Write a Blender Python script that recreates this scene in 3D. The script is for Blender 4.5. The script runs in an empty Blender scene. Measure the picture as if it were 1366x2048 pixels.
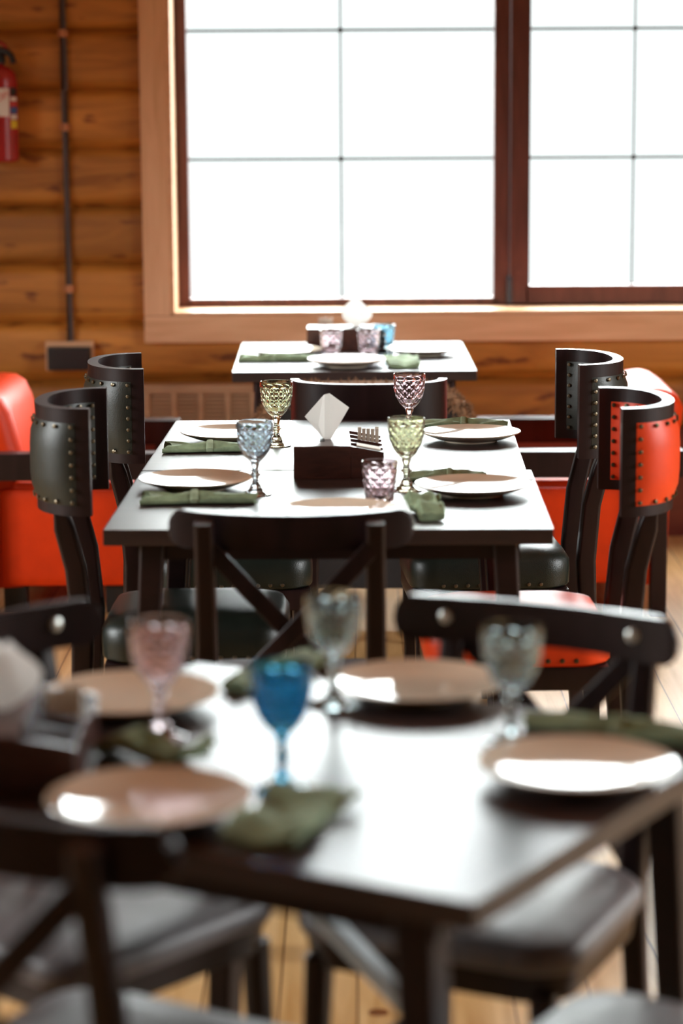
import bpy, bmesh, math, random
from mathutils import Vector, Matrix, Euler
random.seed(7)
S = bpy.context.scene
COL = S.collection
PI = math.pi

# ------------------------------------------------------------------ camera
cam_d = bpy.data.cameras.new('camera')
cam_d.sensor_fit = 'VERTICAL'; cam_d.sensor_height = 36.0; cam_d.sensor_width = 24.0
cam_d.lens = 85.0
cam_d.clip_end = 200
cam_d.dof.use_dof = True
cam_d.dof.focus_distance = 5.98
cam_d.dof.aperture_fstop = 2.1
cam = bpy.data.objects.new('camera', cam_d); COL.objects.link(cam)
PITCH, ROLL, YAW = 0.17176, 0.00645, 0.00521
cam.matrix_world = (Matrix.Translation((0, 0, 1.6077)) @ Matrix.Rotation(YAW, 4, 'Z')
                    @ Matrix.Rotation(PI/2 - PITCH, 4, 'X') @ Matrix.Rotation(-ROLL, 4, 'Z'))
S.camera = cam

# ------------------------------------------------------------------ sky, daylight, exposure
SKY = 26.0         # overcast sky well above the horizon; haze over snow near and below the horizon is dimmer
w = bpy.data.worlds.new('overcast_sky'); S.world = w; w.use_nodes = True
bg = w.node_tree.nodes['Background']
_n, _l = w.node_tree.nodes, w.node_tree.links
_tc = _n.new('ShaderNodeTexCoord'); _sp = _n.new('ShaderNodeSeparateXYZ'); _l.new(_tc.outputs['Generated'], _sp.inputs[0])
_mr = _n.new('ShaderNodeMapRange'); _mr.interpolation_type = 'SMOOTHSTEP'
_mr.inputs['From Min'].default_value = .045; _mr.inputs['From Max'].default_value = .16
_mr.inputs['To Min'].default_value = 1.5; _mr.inputs['To Max'].default_value = SKY
_l.new(_sp.outputs['Z'], _mr.inputs['Value']); _l.new(_mr.outputs[0], bg.inputs['Strength'])
bg.inputs['Color'].default_value = (0.97, 0.985, 1.0, 1)
S.view_settings.view_transform = 'Standard'; S.view_settings.look = 'None'
S.view_settings.gamma = 1.0; S.view_settings.use_curve_mapping = False
S.view_settings.exposure = 0.0
cy = S.cycles
cy.max_bounces = 14; cy.transmission_bounces = 14; cy.diffuse_bounces = 5; cy.glossy_bounces = 6; cy.transparent_max_bounces = 16
cy.caustics_reflective = False; cy.caustics_refractive = True; cy.blur_glossy = 0.6
cy.sample_clamp_indirect = 6.0
cy.use_denoising = True

def portal(name, loc, rot, sx, sy):
    l = bpy.data.lights.new(name, 'AREA'); l.shape = 'RECTANGLE'; l.size = sx; l.size_y = sy
    l.cycles.is_portal = True
    o = bpy.data.objects.new(name, l); COL.objects.link(o); o.location = loc; o.rotation_euler = rot
# daylight portals lie in the openings of the real windows (sampling only)
portal('daylight_opening', (0.45, 9.12, 1.94), (-PI/2, 0, 0), 2.3, 2.35)
portal('daylight_opening', (3.75, 4.6, 1.72), (0, PI/2, 0), 1.45, 2.0)
portal('daylight_opening', (-3.55, 4.6, 1.72), (0, -PI/2, 0), 1.45, 2.0)

# ------------------------------------------------------------------ materials
def new_mat(name):
    m = bpy.data.materials.new(name); m.use_nodes = True
    nt = m.node_tree; b = nt.nodes['Principled BSDF']
    return m, nt, b
def c4(c): return (c[0], c[1], c[2], 1)
def plain(name, col, rough=0.5, metal=0.0, spec=0.5, coat=0.0, var=0.12, scale=18.0, bump=0.0, bscale=200.0):
    m, nt, b = new_mat(name); N = nt.nodes; L = nt.links
    tc = N.new('ShaderNodeTexCoord'); nz = N.new('ShaderNodeTexNoise'); nz.inputs['Scale'].default_value = scale
    nz.inputs['Detail'].default_value = 4
    L.new(tc.outputs['Object'], nz.inputs['Vector'])
    r = N.new('ShaderNodeValToRGB')
    r.color_ramp.elements[0].position = .3; r.color_ramp.elements[1].position = .7
    r.color_ramp.elements[0].color = c4([x*(1-var) for x in col]); r.color_ramp.elements[1].color = c4([min(1, x*(1+var)) for x in col])
    L.new(nz.outputs['Fac'], r.inputs['Fac']); L.new(r.outputs['Color'], b.inputs['Base Color'])
    b.inputs['Roughness'].default_value = rough; b.inputs['Metallic'].default_value = metal
    b.inputs['Specular IOR Level'].default_value = spec; b.inputs['Coat Weight'].default_value = coat
    b.inputs['Coat Roughness'].default_value = 0.1
    if bump:
        n2 = N.new('ShaderNodeTexNoise'); n2.inputs['Scale'].default_value = bscale; L.new(tc.outputs['Object'], n2.inputs['Vector'])
        bp = N.new('ShaderNodeBump'); bp.inputs['Strength'].default_value = bump; bp.inputs['Distance'].default_value = .002
        L.new(n2.outputs['Fac'], bp.inputs['Height']); L.new(bp.outputs['Normal'], b.inputs['Normal'])
    return m
def wood(name, dark, light, stretch=(2, 30, 30), rough=0.35, coat=0.0, bump=0.05, spec=.5, coords='Object'):
    m, nt, b = new_mat(name); N = nt.nodes; L = nt.links
    tc = N.new('ShaderNodeTexCoord'); mp = N.new('ShaderNodeMapping'); mp.inputs['Scale'].default_value = stretch
    L.new(tc.outputs[coords], mp.inputs['Vector'])
    nz = N.new('ShaderNodeTexNoise'); nz.inputs['Scale'].default_value = 1.0; nz.inputs['Detail'].default_value = 6; nz.inputs['Distortion'].default_value = .6
    L.new(mp.outputs['Vector'], nz.inputs['Vector'])
    r = N.new('ShaderNodeValToRGB'); r.color_ramp.elements[0].position = .32; r.color_ramp.elements[1].position = .68
    r.color_ramp.elements[0].color = c4(dark); r.color_ramp.elements[1].color = c4(light)
    L.new(nz.outputs['Fac'], r.inputs['Fac']); L.new(r.outputs['Color'], b.inputs['Base Color'])
    b.inputs['Roughness'].default_value = rough; b.inputs['Coat Weight'].default_value = coat; b.inputs['Coat Roughness'].default_value = .15
    b.inputs['Specular IOR Level'].default_value = spec
    if bump:
        bp = N.new('ShaderNodeBump'); bp.inputs['Strength'].default_value = bump; bp.inputs['Distance'].default_value = .003
        L.new(nz.outputs['Fac'], bp.inputs['Height']); L.new(bp.outputs['Normal'], b.inputs['Normal'])
    return m
def glass(name, col, rough=0.0, ior=1.5):
    m, nt, b = new_mat(name)
    b.inputs['Base Color'].default_value = c4(col); b.inputs['Transmission Weight'].default_value = 1.0
    b.inputs['Roughness'].default_value = rough; b.inputs['IOR'].default_value = ior
    return m
def pane_glass(name):
    m, nt, b = new_mat(name); N = nt.nodes; L = nt.links
    t = N.new('ShaderNodeBsdfTransparent'); t.inputs['Color'].default_value = (.97, .985, .98, 1)
    g = N.new('ShaderNodeBsdfGlossy'); g.inputs['Roughness'].default_value = .02
    f = N.new('ShaderNodeLayerWeight'); pw = N.new('ShaderNodeMath'); pw.operation = 'POWER'; pw.inputs[1].default_value = 5
    f.inputs['Blend'].default_value = .5; L.new(f.outputs['Facing'], pw.inputs[0])
    md = N.new('ShaderNodeMath'); md.operation = 'MULTIPLY_ADD'; md.inputs[1].default_value = .9; md.inputs[2].default_value = .03; L.new(pw.outputs[0], md.inputs[0])
    mx = N.new('ShaderNodeMixShader'); L.new(md.outputs[0], mx.inputs[0]); L.new(t.outputs[0], mx.inputs[1]); L.new(g.outputs[0], mx.inputs[2])
    L.new(mx.outputs[0], N['Material Output'].inputs['Surface'])
    return m
def paper_mat():
    m, nt, b = new_mat('white_tissue_paper'); N = nt.nodes; L = nt.links
    b.inputs['Base Color'].default_value = (.86, .845, .82, 1); b.inputs['Roughness'].default_value = .9; b.inputs['Specular IOR Level'].default_value = .1
    t = N.new('ShaderNodeBsdfTranslucent'); t.inputs['Color'].default_value = (.88, .865, .84, 1)
    mx = N.new('ShaderNodeMixShader'); mx.inputs[0].default_value = .55
    L.new(b.outputs[0], mx.inputs[1]); L.new(t.outputs[0], mx.inputs[2]); L.new(mx.outputs[0], N['Material Output'].inputs['Surface'])
    return m
def log_material():
    m, nt, b = new_mat('varnished_pine_logs'); N = nt.nodes; L = nt.links
    tc = N.new('ShaderNodeTexCoord')
    sep = N.new('ShaderNodeSeparateXYZ'); L.new(tc.outputs['Object'], sep.inputs[0])
    a = N.new('ShaderNodeMath'); a.operation = 'SUBTRACT'; a.inputs[1].default_value = .157; L.new(sep.outputs['Z'], a.inputs[0])
    d = N.new('ShaderNodeMath'); d.operation = 'DIVIDE'; d.inputs[1].default_value = .21; L.new(a.outputs[0], d.inputs[0])
    fl = N.new('ShaderNodeMath'); fl.operation = 'FLOOR'; L.new(d.outputs[0], fl.inputs[0])
    wn = N.new('ShaderNodeTexWhiteNoise'); wn.noise_dimensions = '1D'; L.new(fl.outputs[0], wn.inputs['W'])
    off = N.new('ShaderNodeCombineXYZ'); mul = N.new('ShaderNodeMath'); mul.operation = 'MULTIPLY'; mul.inputs[1].default_value = 17
    L.new(wn.outputs['Value'], mul.inputs[0]); L.new(mul.outputs[0], off.inputs['X']); L.new(mul.outputs[0], off.inputs['Y'])
    va = N.new('ShaderNodeVectorMath'); va.operation = 'ADD'; L.new(tc.outputs['Object'], va.inputs[0]); L.new(off.outputs[0], va.inputs[1])
    mp = N.new('ShaderNodeMapping'); mp.inputs['Scale'].default_value = (1.6, 6, 15); L.new(va.outputs[0], mp.inputs['Vector'])
    nz = N.new('ShaderNodeTexNoise'); nz.inputs['Detail'].default_value = 6; nz.inputs['Scale'].default_value = 1.0; nz.inputs['Distortion'].default_value = 1.2
    L.new(mp.outputs[0], nz.inputs['Vector'])
    r = N.new('ShaderNodeValToRGB'); e = r.color_ramp.elements
    e[0].position = .3; e[0].color = (.30, .105, .012, 1); e[1].position = .72; e[1].color = (.61, .25, .042, 1)
    L.new(nz.outputs['Fac'], r.inputs['Fac'])
    # dark weathered chips and knots
    mp2 = N.new('ShaderNodeMapping'); mp2.inputs['Scale'].default_value = (5.5, 9, 17); L.new(va.outputs[0], mp2.inputs['Vector'])
    n2 = N.new('ShaderNodeTexNoise'); n2.inputs['Scale'].default_value = 1.0; n2.inputs['Detail'].default_value = 3; L.new(mp2.outputs[0], n2.inputs['Vector'])
    r2 = N.new('ShaderNodeValToRGB'); r2.color_ramp.elements[0].position = .62; r2.color_ramp.elements[1].position = .70
    L.new(n2.outputs['Fac'], r2.inputs['Fac'])
    mx = N.new('ShaderNodeMixRGB'); mx.blend_type = 'MULTIPLY'; mx.inputs['Color2'].default_value = (.38, .26, .22, 1)
    L.new(r2.outputs['Color'], mx.inputs['Fac']); L.new(r.outputs['Color'], mx.inputs['Color1'])
    # log to log tone
    hs = N.new('ShaderNodeHueSaturation'); vv = N.new('ShaderNodeMapRange'); vv.inputs['To Min'].default_value = .72; vv.inputs['To Max'].default_value = 1.12
    L.new(wn.outputs['Value'], vv.inputs['Value']); L.new(vv.outputs[0], hs.inputs['Value']); L.new(mx.outputs[0], hs.inputs['Color'])
    L.new(hs.outputs['Color'], b.inputs['Base Color'])
    b.inputs['Roughness'].default_value = .5
    return m
def floor_material():
    m, nt, b = new_mat('pale_pine_floorboards'); N = nt.nodes; L = nt.links
    tc = N.new('ShaderNodeTexCoord'); sep = N.new('ShaderNodeSeparateXYZ'); L.new(tc.outputs['Object'], sep.inputs[0])
    d = N.new('ShaderNodeMath'); d.operation = 'DIVIDE'; d.inputs[1].default_value = .14; L.new(sep.outputs['X'], d.inputs[0])
    fl = N.new('ShaderNodeMath'); fl.operation = 'FLOOR'; L.new(d.outputs[0], fl.inputs[0])
    fr = N.new('ShaderNodeMath'); fr.operation = 'FRACT'; L.new(d.outputs[0], fr.inputs[0])
    wn = N.new('ShaderNodeTexWhiteNoise'); wn.noise_dimensions = '1D'; L.new(fl.outputs[0], wn.inputs['W'])
    off = N.new('ShaderNodeCombineXYZ'); mul = N.new('ShaderNodeMath'); mul.operation = 'MULTIPLY'; mul.inputs[1].default_value = 31
    L.new(wn.outputs['Value'], mul.inputs[0]); L.new(mul.outputs[0], off.inputs['Y'])
    va = N.new('ShaderNodeVectorMath'); va.operation = 'ADD'; L.new(tc.outputs['Object'], va.inputs[0]); L.new(off.outputs[0], va.inputs[1])
    mp = N.new('ShaderNodeMapping'); mp.inputs['Scale'].default_value = (22, 1.6, 4); L.new(va.outputs[0], mp.inputs['Vector'])
    nz = N.new('ShaderNodeTexNoise'); nz.inputs['Detail'].default_value = 6; nz.inputs['Scale'].default_value = 1.0; nz.inputs['Distortion'].default_value = 1
    L.new(mp.outputs[0], nz.inputs['Vector'])
    r = N.new('ShaderNodeValToRGB'); e = r.color_ramp.elements
    e[0].position = .3; e[0].color = (.46, .25, .085, 1); e[1].position = .7; e[1].color = (.70, .45, .21, 1)
    L.new(nz.outputs['Fac'], r.inputs['Fac'])
    # seams
    gt = N.new('ShaderNodeMath'); gt.operation = 'LESS_THAN'; gt.inputs[1].default_value = .025; L.new(fr.outputs[0], gt.inputs[0])
    mx = N.new('ShaderNodeMixRGB'); mx.blend_type = 'MULTIPLY'; mx.inputs['Color2'].default_value = (.18, .12, .08, 1)
    L.new(gt.outputs[0], mx.inputs['Fac']); L.new(r.outputs['Color'], mx.inputs['Color1'])
    # knots
    vo = N.new('ShaderNodeTexVoronoi'); vo.inputs['Scale'].default_value = 3.2; L.new(va.outputs[0], vo.inputs['Vector'])
    lt = N.new('ShaderNodeMath'); lt.operation = 'LESS_THAN'; lt.inputs[1].default_value = .07; L.new(vo.outputs['Distance'], lt.inputs[0])
    mk = N.new('ShaderNodeMixRGB'); mk.blend_type = 'MULTIPLY'; mk.inputs['Color2'].default_value = (.35, .2, .12, 1)
    L.new(lt.outputs[0], mk.inputs['Fac']); L.new(mx.outputs[0], mk.inputs['Color1'])
    L.new(mk.outputs[0], b.inputs['Base Color']); b.inputs['Roughness'].default_value = .38
    return m

M = dict(
    logs=log_material(), floor=floor_material(),
    plaster=plain('warm_white_plaster', (.62, .55, .46), .8, var=.05),
    casing=wood('pale_pine_casing', (.66, .37, .20), (.80, .49, .29), (30, 30, 3), .45, bump=.03),
    casing_h=wood('pale_pine_casing_board', (.66, .37, .20), (.80, .49, .29), (3, 30, 30), .45, bump=.03),
    frame=wood('dark_stained_window_frame', (.075, .022, .018), (.14, .045, .035), (30, 30, 4), .4, bump=.03),
    muntin=plain('dark_glazing_bar', (.02, .03, .026), .5),
    pane=pane_glass('window_glass'),
    plinth=wood('maroon_painted_plinth', (.10, .015, .01), (.16, .03, .018), (3, 20, 20), .3),
    grille=wood('beige_wood_grille', (.42, .26, .15), (.55, .36, .22), (3, 30, 30), .5),
    chair=wood('dark_stained_chair_wood', (.009, .0027, .0030), (.019, .0066, .0070), (25, 25, 4), .36, bump=.03, spec=.33),
    table=wood('dark_stained_table_wood', (.020, .010, .009), (.045, .024, .021), (3, 45, 20), .37, bump=.03, spec=.7),
    table_edge=wood('dark_stained_table_frame', (.010, .0032, .0032), (.022, .0078, .0075), (3, 40, 20), .4, bump=.03, spec=.35),
    green=plain('dark_green_leather', (.014, .0155, .010), .42, var=.25, bump=.25, bscale=350),
    green_seat=plain('dark_green_seat_leather', (.012, .015, .011), .36, spec=.4, var=.2, bump=.25, bscale=350),
    orange=plain('orange_leather', (.70, .050, .006), .40, spec=.3, var=.06, bump=.2, bscale=350),
    sofa=plain('bright_orange_upholstery', (.72, .043, .003), .45, spec=.25, var=.06, bump=.15, bscale=250),
    plum=plain('plum_leather_window_sheen', (.16, .145, .15), .42, var=.15, bump=.15, bscale=300),  # base lightened to grey so the colour carries the window's grazing sheen
    nail=plain('antique_nailhead', (.20, .165, .115), .38, metal=1.0),
    nail_dark=plain('dark_antique_nailhead', (.10, .085, .05), .4, metal=1.0),
    bolt=plain('pale_metal_bolt_cap', (.72, .74, .70), .35, metal=.8),
    black=plain('black_plastic', (.012, .012, .013), .4),
    plate=plain('cream_glazed_stoneware', (.88, .76, .60), .07, coat=.5, var=.03, spec=.7),
    napkin=plain('sage_green_linen', (.25, .33, .195), .85, var=.25, scale=40, bump=.4, bscale=900),
    band=plain('pale_green_linen_band', (.36, .45, .29), .85, var=.12, scale=40, bump=.4, bscale=900),
    steel=plain('stainless_steel', (.62, .62, .62), .16, metal=1.0),
    boxwood=wood('dark_walnut_box', (.045, .016, .012), (.10, .035, .025), (8, 40, 40), .32, bump=.03),
    paper=paper_mat(),
    packet=plain('cream_paper_packet', (.78, .70, .58), .7, var=.05),
    g_green=glass('olive_green_glass', (.925, .95, .74)),
    g_blue=glass('grey_blue_glass', (.76, .84, .91)),
    g_pink=glass('rose_pink_glass', (.96, .83, .87)),
    g_deep=glass('deep_blue_glass', (.12, .47, .71)),
    g_teal=glass('smoky_teal_glass', (.70, .82, .845)),
    g_bluetum=glass('mid_blue_glass', (.48, .75, .88)),
    brace=plain('brace_sky_sheen', (.62, .68, .70), .3),  # pale base puts the sky's reflection on the brace into its colour
    red=plain('glossy_red_paint', (.36, .012, .014), .25, coat=.4, var=.04),
    white=plain('white_label', (.75, .73, .70), .6, var=.02),
    labelred=plain('red_print', (.6, .06, .06), .6),
    yellow=plain('yellow_print', (.7, .55, .03), .6), bluep=plain('blue_print', (.03, .12, .35), .6), blackp=plain('black_print', (.02, .02, .02), .6),
    pipe=plain('brown_conduit', (.075, .045, .038), .4, var=.2), clip=plain('orange_clip', (.5, .2, .08), .5),
    fur=plain('brown_fur', (.26, .14, .075), .9, var=.45, scale=60), hinge=plain('blue_grey_hinge', (.05, .065, .09), .4),
    darkcloth=plain('black_brown_cloth', (.014, .010, .010), .8, var=.2),
)

# ------------------------------------------------------------------ mesh tools
class MB:
    def __init__(s): s.bm = bmesh.new(); s.smooth = []
    def add(s, verts, faces, mi=0):
        vs = [s.bm.verts.new(v) for v in verts]; out = []
        for f in faces:
            try:
                fc = s.bm.faces.new([vs[i] for i in f]); fc.material_index = mi; out.append(fc)
            except ValueError: pass
        return vs, out
    def box(s, c, d, rot=None, bev=0.0, mi=0, seg=2):
        hx, hy, hz = d[0]/2, d[1]/2, d[2]/2
        co = [Vector((x, y, z)) for x in (-hx, hx) for y in (-hy, hy) for z in (-hz, hz)]
        R = Euler(rot).to_matrix() if rot else None
        co = [(R @ v if R else v) + Vector(c) for v in co]
        vs, fs = s.add(co, [(0, 1, 3, 2), (4, 6, 7, 5), (0, 4, 5, 1), (2, 3, 7, 6), (0, 2, 6, 4), (1, 5, 7, 3)], mi)
        if bev:
            es = list({e for f in fs for e in f.edges})
            bmesh.ops.bevel(s.bm, geom=es, offset=bev, segments=seg, profile=.7, affect='EDGES', clamp_overlap=True, material=-1)
        return s
    def lathe(s, prof, n=32, c=(0, 0, 0), mi=0, axis=None):
        rows = []; vs = []; fs = []
        for (r, z) in prof:
            if r < 1e-6: rows.append([len(vs)]); vs.append(Vector((0, 0, z)))
            else:
                rows.append(list(range(len(vs), len(vs)+n)))
                for i in range(n):
                    a = 2*PI*i/n; vs.append(Vector((r*math.cos(a), r*math.sin(a), z)))
        for a, b in zip(rows, rows[1:]):
            for i in range(n):
                j = (i+1) % n
                if len(a) == 1 and len(b) == 1: continue
                if len(a) == 1: fs.append((a[0], b[j], b[i]))
                elif len(b) == 1: fs.append((a[i], a[j], b[0]))
                else: fs.append((a[i], a[j], b[j], b[i]))
        if len(rows[0]) > 1 and rows[0] is not rows[-1] and prof[0] != prof[-1]: fs.append(tuple(reversed(rows[0])))
        if len(rows[-1]) > 1 and prof[0] != prof[-1]: fs.append(tuple(rows[-1]))
        if axis is not None:
            q = Vector((0, 0, 1)).rotation_difference(Vector(axis)); vs = [q @ v for v in vs]
        s.add([v + Vector(c) for v in vs], fs, mi); return s
    def sweep(s, path, sec, up=(0, 0, 1), mi=0, scale=None):
        """sec: list of (a,b) in the side/up frame along the path"""
        P = [Vector(p) for p in path]; n = len(sec); vs = []; fs = []
        for i, p in enumerate(P):
            t = (P[min(i+1, len(P)-1)] - P[max(i-1, 0)]).normalized()
            side = t.cross(Vector(up))
            if side.length < 1e-4: side = t.cross(Vector((0, 1, 0)))
            side.normalize(); u = side.cross(t).normalized(); k = scale[i] if scale else 1.0
            if not isinstance(k, tuple): k = (k, k)
            for (a, b) in sec: vs.append(p + side*a*k[0] + u*b*k[1])
        for i in range(len(P)-1):
            for j in range(n):
                k = (j+1) % n; fs.append((i*n+j, i*n+k, (i+1)*n+k, (i+1)*n+j))
        fs.append(tuple(range(n-1, -1, -1))); fs.append(tuple(range((len(P)-1)*n, len(P)*n)))
        s.add(vs, fs, mi); return s
    def tube(s, path, r, n=10, mi=0):
        return s.sweep(path, [(r*math.cos(2*PI*i/n), r*math.sin(2*PI*i/n)) for i in range(n)], mi=mi)
    def build(s, name, mats, parent=None, angle=35, recalc=True, wn=True):
        if recalc: bmesh.ops.recalc_face_normals(s.bm, faces=s.bm.faces)
        me = bpy.data.meshes.new(name); s.bm.to_mesh(me); s.bm.free()
        for m in (mats if isinstance(mats, list) else [mats]): me.materials.append(m)
        if angle > 0:
            me.polygons.foreach_set('use_smooth', [True]*len(me.polygons)); me.set_sharp_from_angle(angle=math.radians(angle))
        o = bpy.data.objects.new(name, me); COL.objects.link(o)
        if parent: o.parent = parent
        if angle > 20 and wn:
            md = o.modifiers.new('weighted_normals', 'WEIGHTED_NORMAL'); md.keep_sharp = True; md.weight = 80
        return o
def rrect(w, h, r, k=3):
    out = []
    for cx, cy_, a0 in ((w/2-r, h/2-r, 0), (-w/2+r, h/2-r, PI/2), (-w/2+r, -h/2+r, PI), (w/2-r, -h/2+r, 1.5*PI)):
        for i in range(k+1):
            a = a0 + PI/2*i/k; out.append((cx+r*math.cos(a), cy_+r*math.sin(a)))
    return out
def tag(o, label=None, cat=None, group=None, kind=None):
    if label: o['label'] = label
    if cat: o['category'] = cat
    if group: o['group'] = group
    if kind: o['kind'] = kind
    return o
def thing(name, loc, rz, label, cat, group=None):
    o = bpy.data.objects.new(name, None); COL.objects.link(o); o.empty_display_size = .1
    o.location = loc; o.rotation_euler = (0, 0, rz)
    return tag(o, label, cat, group)
def copy_tree(o, parent=None):
    c = o.copy(); COL.objects.link(c)
    if parent: c.parent = parent
    for ch in list(o.children): copy_tree(ch, c)
    return c
class Proto:
    """first use moves the original, later uses copy it and its parts"""
    def __init__(s, o): s.o = o; s.used = False
    def put(s, loc, rz, label, group=None):
        o = copy_tree(s.o) if s.used else s.o
        s.used = True
        o.location = loc; o.rotation_euler = (0, 0, rz); o['label'] = label
        if group: o['group'] = group
        return o
def struct(o): o['kind'] = 'structure'; return o

# ================================================================== THE ROOM
XL, XR, YB, YW, ZC = -3.4, 3.6, -2.4, 8.8, 3.6
b = MB(); b.box(((XL+XR)/2, (YB+9.1)/2, -.05), (XR-XL+.5, 9.1-YB+.5, .1)); struct(b.build('floor', M['floor'], angle=0))
b = MB(); b.box(((XL+XR)/2, (YB+9.1)/2, ZC+.05), (XR-XL+.5, 9.1-YB+.5, .1)); struct(b.build('ceiling', M['casing_h'], angle=0))
# window opening in the far wall
OX0, OX1, OZ0, OZ1 = -.646, 1.560, .826, 3.06
def log_run(b, x0, x1, z0, z1, bulge=.03, back=9.06):
    prof = []; k = math.floor((z0-.157)/.21); zb = .157 + .21*k
    while zb < z1 - 1e-6:
        for i in range(13):
            t = i/12; z = zb + .21*t
            if z < z0-1e-6 or z > z1+1e-6: continue
            q = abs(2*t-1); y = YW + bulge*(1-math.sqrt(max(0, 1-q**3.2)))
            prof.append((y, z))
        zb += .21
    n = len(prof); vs = []; fs = []
    for x in (x0, x1):
        vs += [(x, y, z) for (y, z) in prof] + [(x, back, prof[-1][1]), (x, back, prof[0][1])]
    m = n+2
    for i in range(m):
        j = (i+1) % m; fs.append((i, j, m+j, m+i))
    fs.append(tuple(range(m))); fs.append(tuple(range(2*m-1, m-1, -1)))
    b.add(vs, fs)
b = MB()
log_run(b, XL-.1, OX0-.02, 0, ZC); log_run(b, OX1+.02, XR+.1, 0, ZC); log_run(b, OX0-.02, OX1+.02, 0, OZ0-.02); log_run(b, OX0-.02, OX1+.02, OZ1+.02, ZC)
struct(b.build('wall_back', M['logs'], angle=50))
def side_wall(name, x, sgn):
    b = MB(); xc = x + sgn*.12
    y0, y1, z0, z1 = 3.6, 5.6, 1.0, 2.45
    b.box((xc, (YB+y0)/2, ZC/2), (.24, y0-YB, ZC)); b.box((xc, (y1+9.0)/2, ZC/2), (.24, 9.0-y1, ZC))
    b.box((xc, (y0+y1)/2, z0/2), (.24, y1-y0, z0)); b.box((xc, (y0+y1)/2, (z1+ZC)/2), (.24, y1-y0, ZC-z1))
    struct(b.build(name, M['plaster'], angle=0))
    return xc, y0, y1, z0, z1
for nm, wn, x, sg in (('wall_left', 'window_2', XL, -1), ('wall_right', 'window_3', XR, 1)):
    xc, y0, y1, z0, z1 = side_wall(nm, x, sg)
    b = MB()
    for yy in (y0+.035, (2*y0+y1)/3, (y0+2*y1)/3, y1-.035): b.box((xc, yy, (z0+z1)/2), (.07, .07, z1-z0))
    for zz in (z0+.035, z1-.035): b.box((xc, (y0+y1)/2, zz), (.07, y1-y0, .07))
    wo = struct(b.build(wn, M['frame'], angle=0))
    b = MB(); b.box((xc, (y0+y1)/2, (z0+z1)/2), (.006, y1-y0-.1, z1-z0-.1)); b.build('window_pane', M['pane'], wo, angle=0)
b = MB(); b.box(((XL+XR)/2, YB-.1, ZC/2), (XR-XL+.4, .2, ZC)); struct(b.build('wall_front', M['plaster'], angle=0))

# casing boards of the far window
def board(name, c, d, mat, bev=.006): b = MB(); b.box(c, d, bev=bev); return struct(b.build(name, mat))
board('trim_1', (-.709, 8.785, (.813+3.18)/2), (.096, .05, 3.18-.813), M['casing'])
board('trim_2', ((-.757+1.68)/2, 8.785, .7635), (1.68+.757, .05, .098), M['casing_h'])
board('trim_3', ((-.757+1.68)/2, 8.785, 3.23), (1.68+.757, .05, .098), M['casing_h'])
board('trim_4', (1.6245, 8.785, (.813+3.18)/2), (.111, .05, 3.18-.813), M['casing'])
# window: reveal boards, frame, sash, muntins, glass
W1 = thing('window_1', (0, 9.0, OZ0), 0, None, None); struct(W1)
def wpart(name, boxes, mat, bev=.004, parent=W1, label=None):
    b = MB()
    for (x0, x1, y0, y1, z0, z1) in boxes: b.box(((x0+x1)/2, (y0+y1)/2-9.0, (z0+z1)/2-OZ0), (x1-x0, y1-y0, z1-z0), bev=bev)
    o = b.build(name, mat, parent)
    if label: o['label'] = label
    return o
wpart('window_reveal', [(OX0-.015, OX0, 8.768, 9.05, OZ0-.012, OZ1), (OX1, OX1+.018, 8.768, 9.05, OZ0-.012, OZ1), (OX0-.018, OX1+.018, 8.768, 9.05, OZ0-.012, OZ0), (OX0-.018, OX1+.018, 8.77, 9.05, OZ1, OZ1+.018)], M['casing_h'], bev=.003)
FY0, FY1 = 8.975, 9.05
wpart('window_frame', [(OX0, -.603, FY0, FY1, OZ0, OZ1), (.522, .580, FY0, FY1, OZ0, OZ1), (1.50, OX1, FY0, FY1, OZ0, OZ1), (-.62, .54, FY0, FY1, OZ0, .856), (-.62, 1.52, FY0, FY1, 2.99, OZ1), (.57, 1.52, FY0+.02, FY1, OZ0, .835)], M['frame'])
wpart('sash', [(.583, .654, FY0-.012, FY1-.02, .834, 2.985), (1.432, 1.496, FY0-.012, FY1-.02, .834, 2.985), (.64, 1.44, FY0-.012, FY1-.02,   .834, .900), (.64, 1.44, FY0-.012, FY1-.02, 2.925, 2.985)], M['frame'])
for z in (1.367, 1.833, 2.30, 2.766):
    wpart('muntin', [(-.615, .532, 9.012, 9.022, z-.0047, z+.0047)], M['muntin'], 0)
    wpart('muntin', [(.646, 1.432, 9.012, 9.022, z-.0047, z+.0047)], M['muntin'], 0)
for x, z0, z1 in ((-.040, .848, 2.99), (1.038, .893, 2.93)):
    o = wpart('muntin', [(x-.0034, x+.0034, 9.012, 9.022, z0, z1)], M['muntin'], 0)
    b = MB()
    for z in (z0+.004, 1.367, 1.833, 2.30, 2.766): b.lathe([(0, -.007), (.010, -.007), (.010, .007), (0, .007)], 12, (x, 9.017-9.0, z-OZ0), axis=(0, 1, 0))
    b.build('muntin_boss', M['muntin'], W1)
wpart('glass_pane', [(-.615, .532, 9.004, 9.008, .848, 2.99), (-.615, .532, 9.026, 9.03, .848, 2.99)], M['pane'], 0)
wpart('glass_pane', [(.646, 1.432, 9.004, 9.008, .893, 2.93), (.646, 1.432, 9.026, 9.03, .893, 2.93)], M['pane'], 0)
for zc in (.885, 2.85): wpart('hinge', [(.571, .589, FY0-.022, FY0+.004, zc-.05, zc+.05)], M['hinge'], .006)

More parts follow.
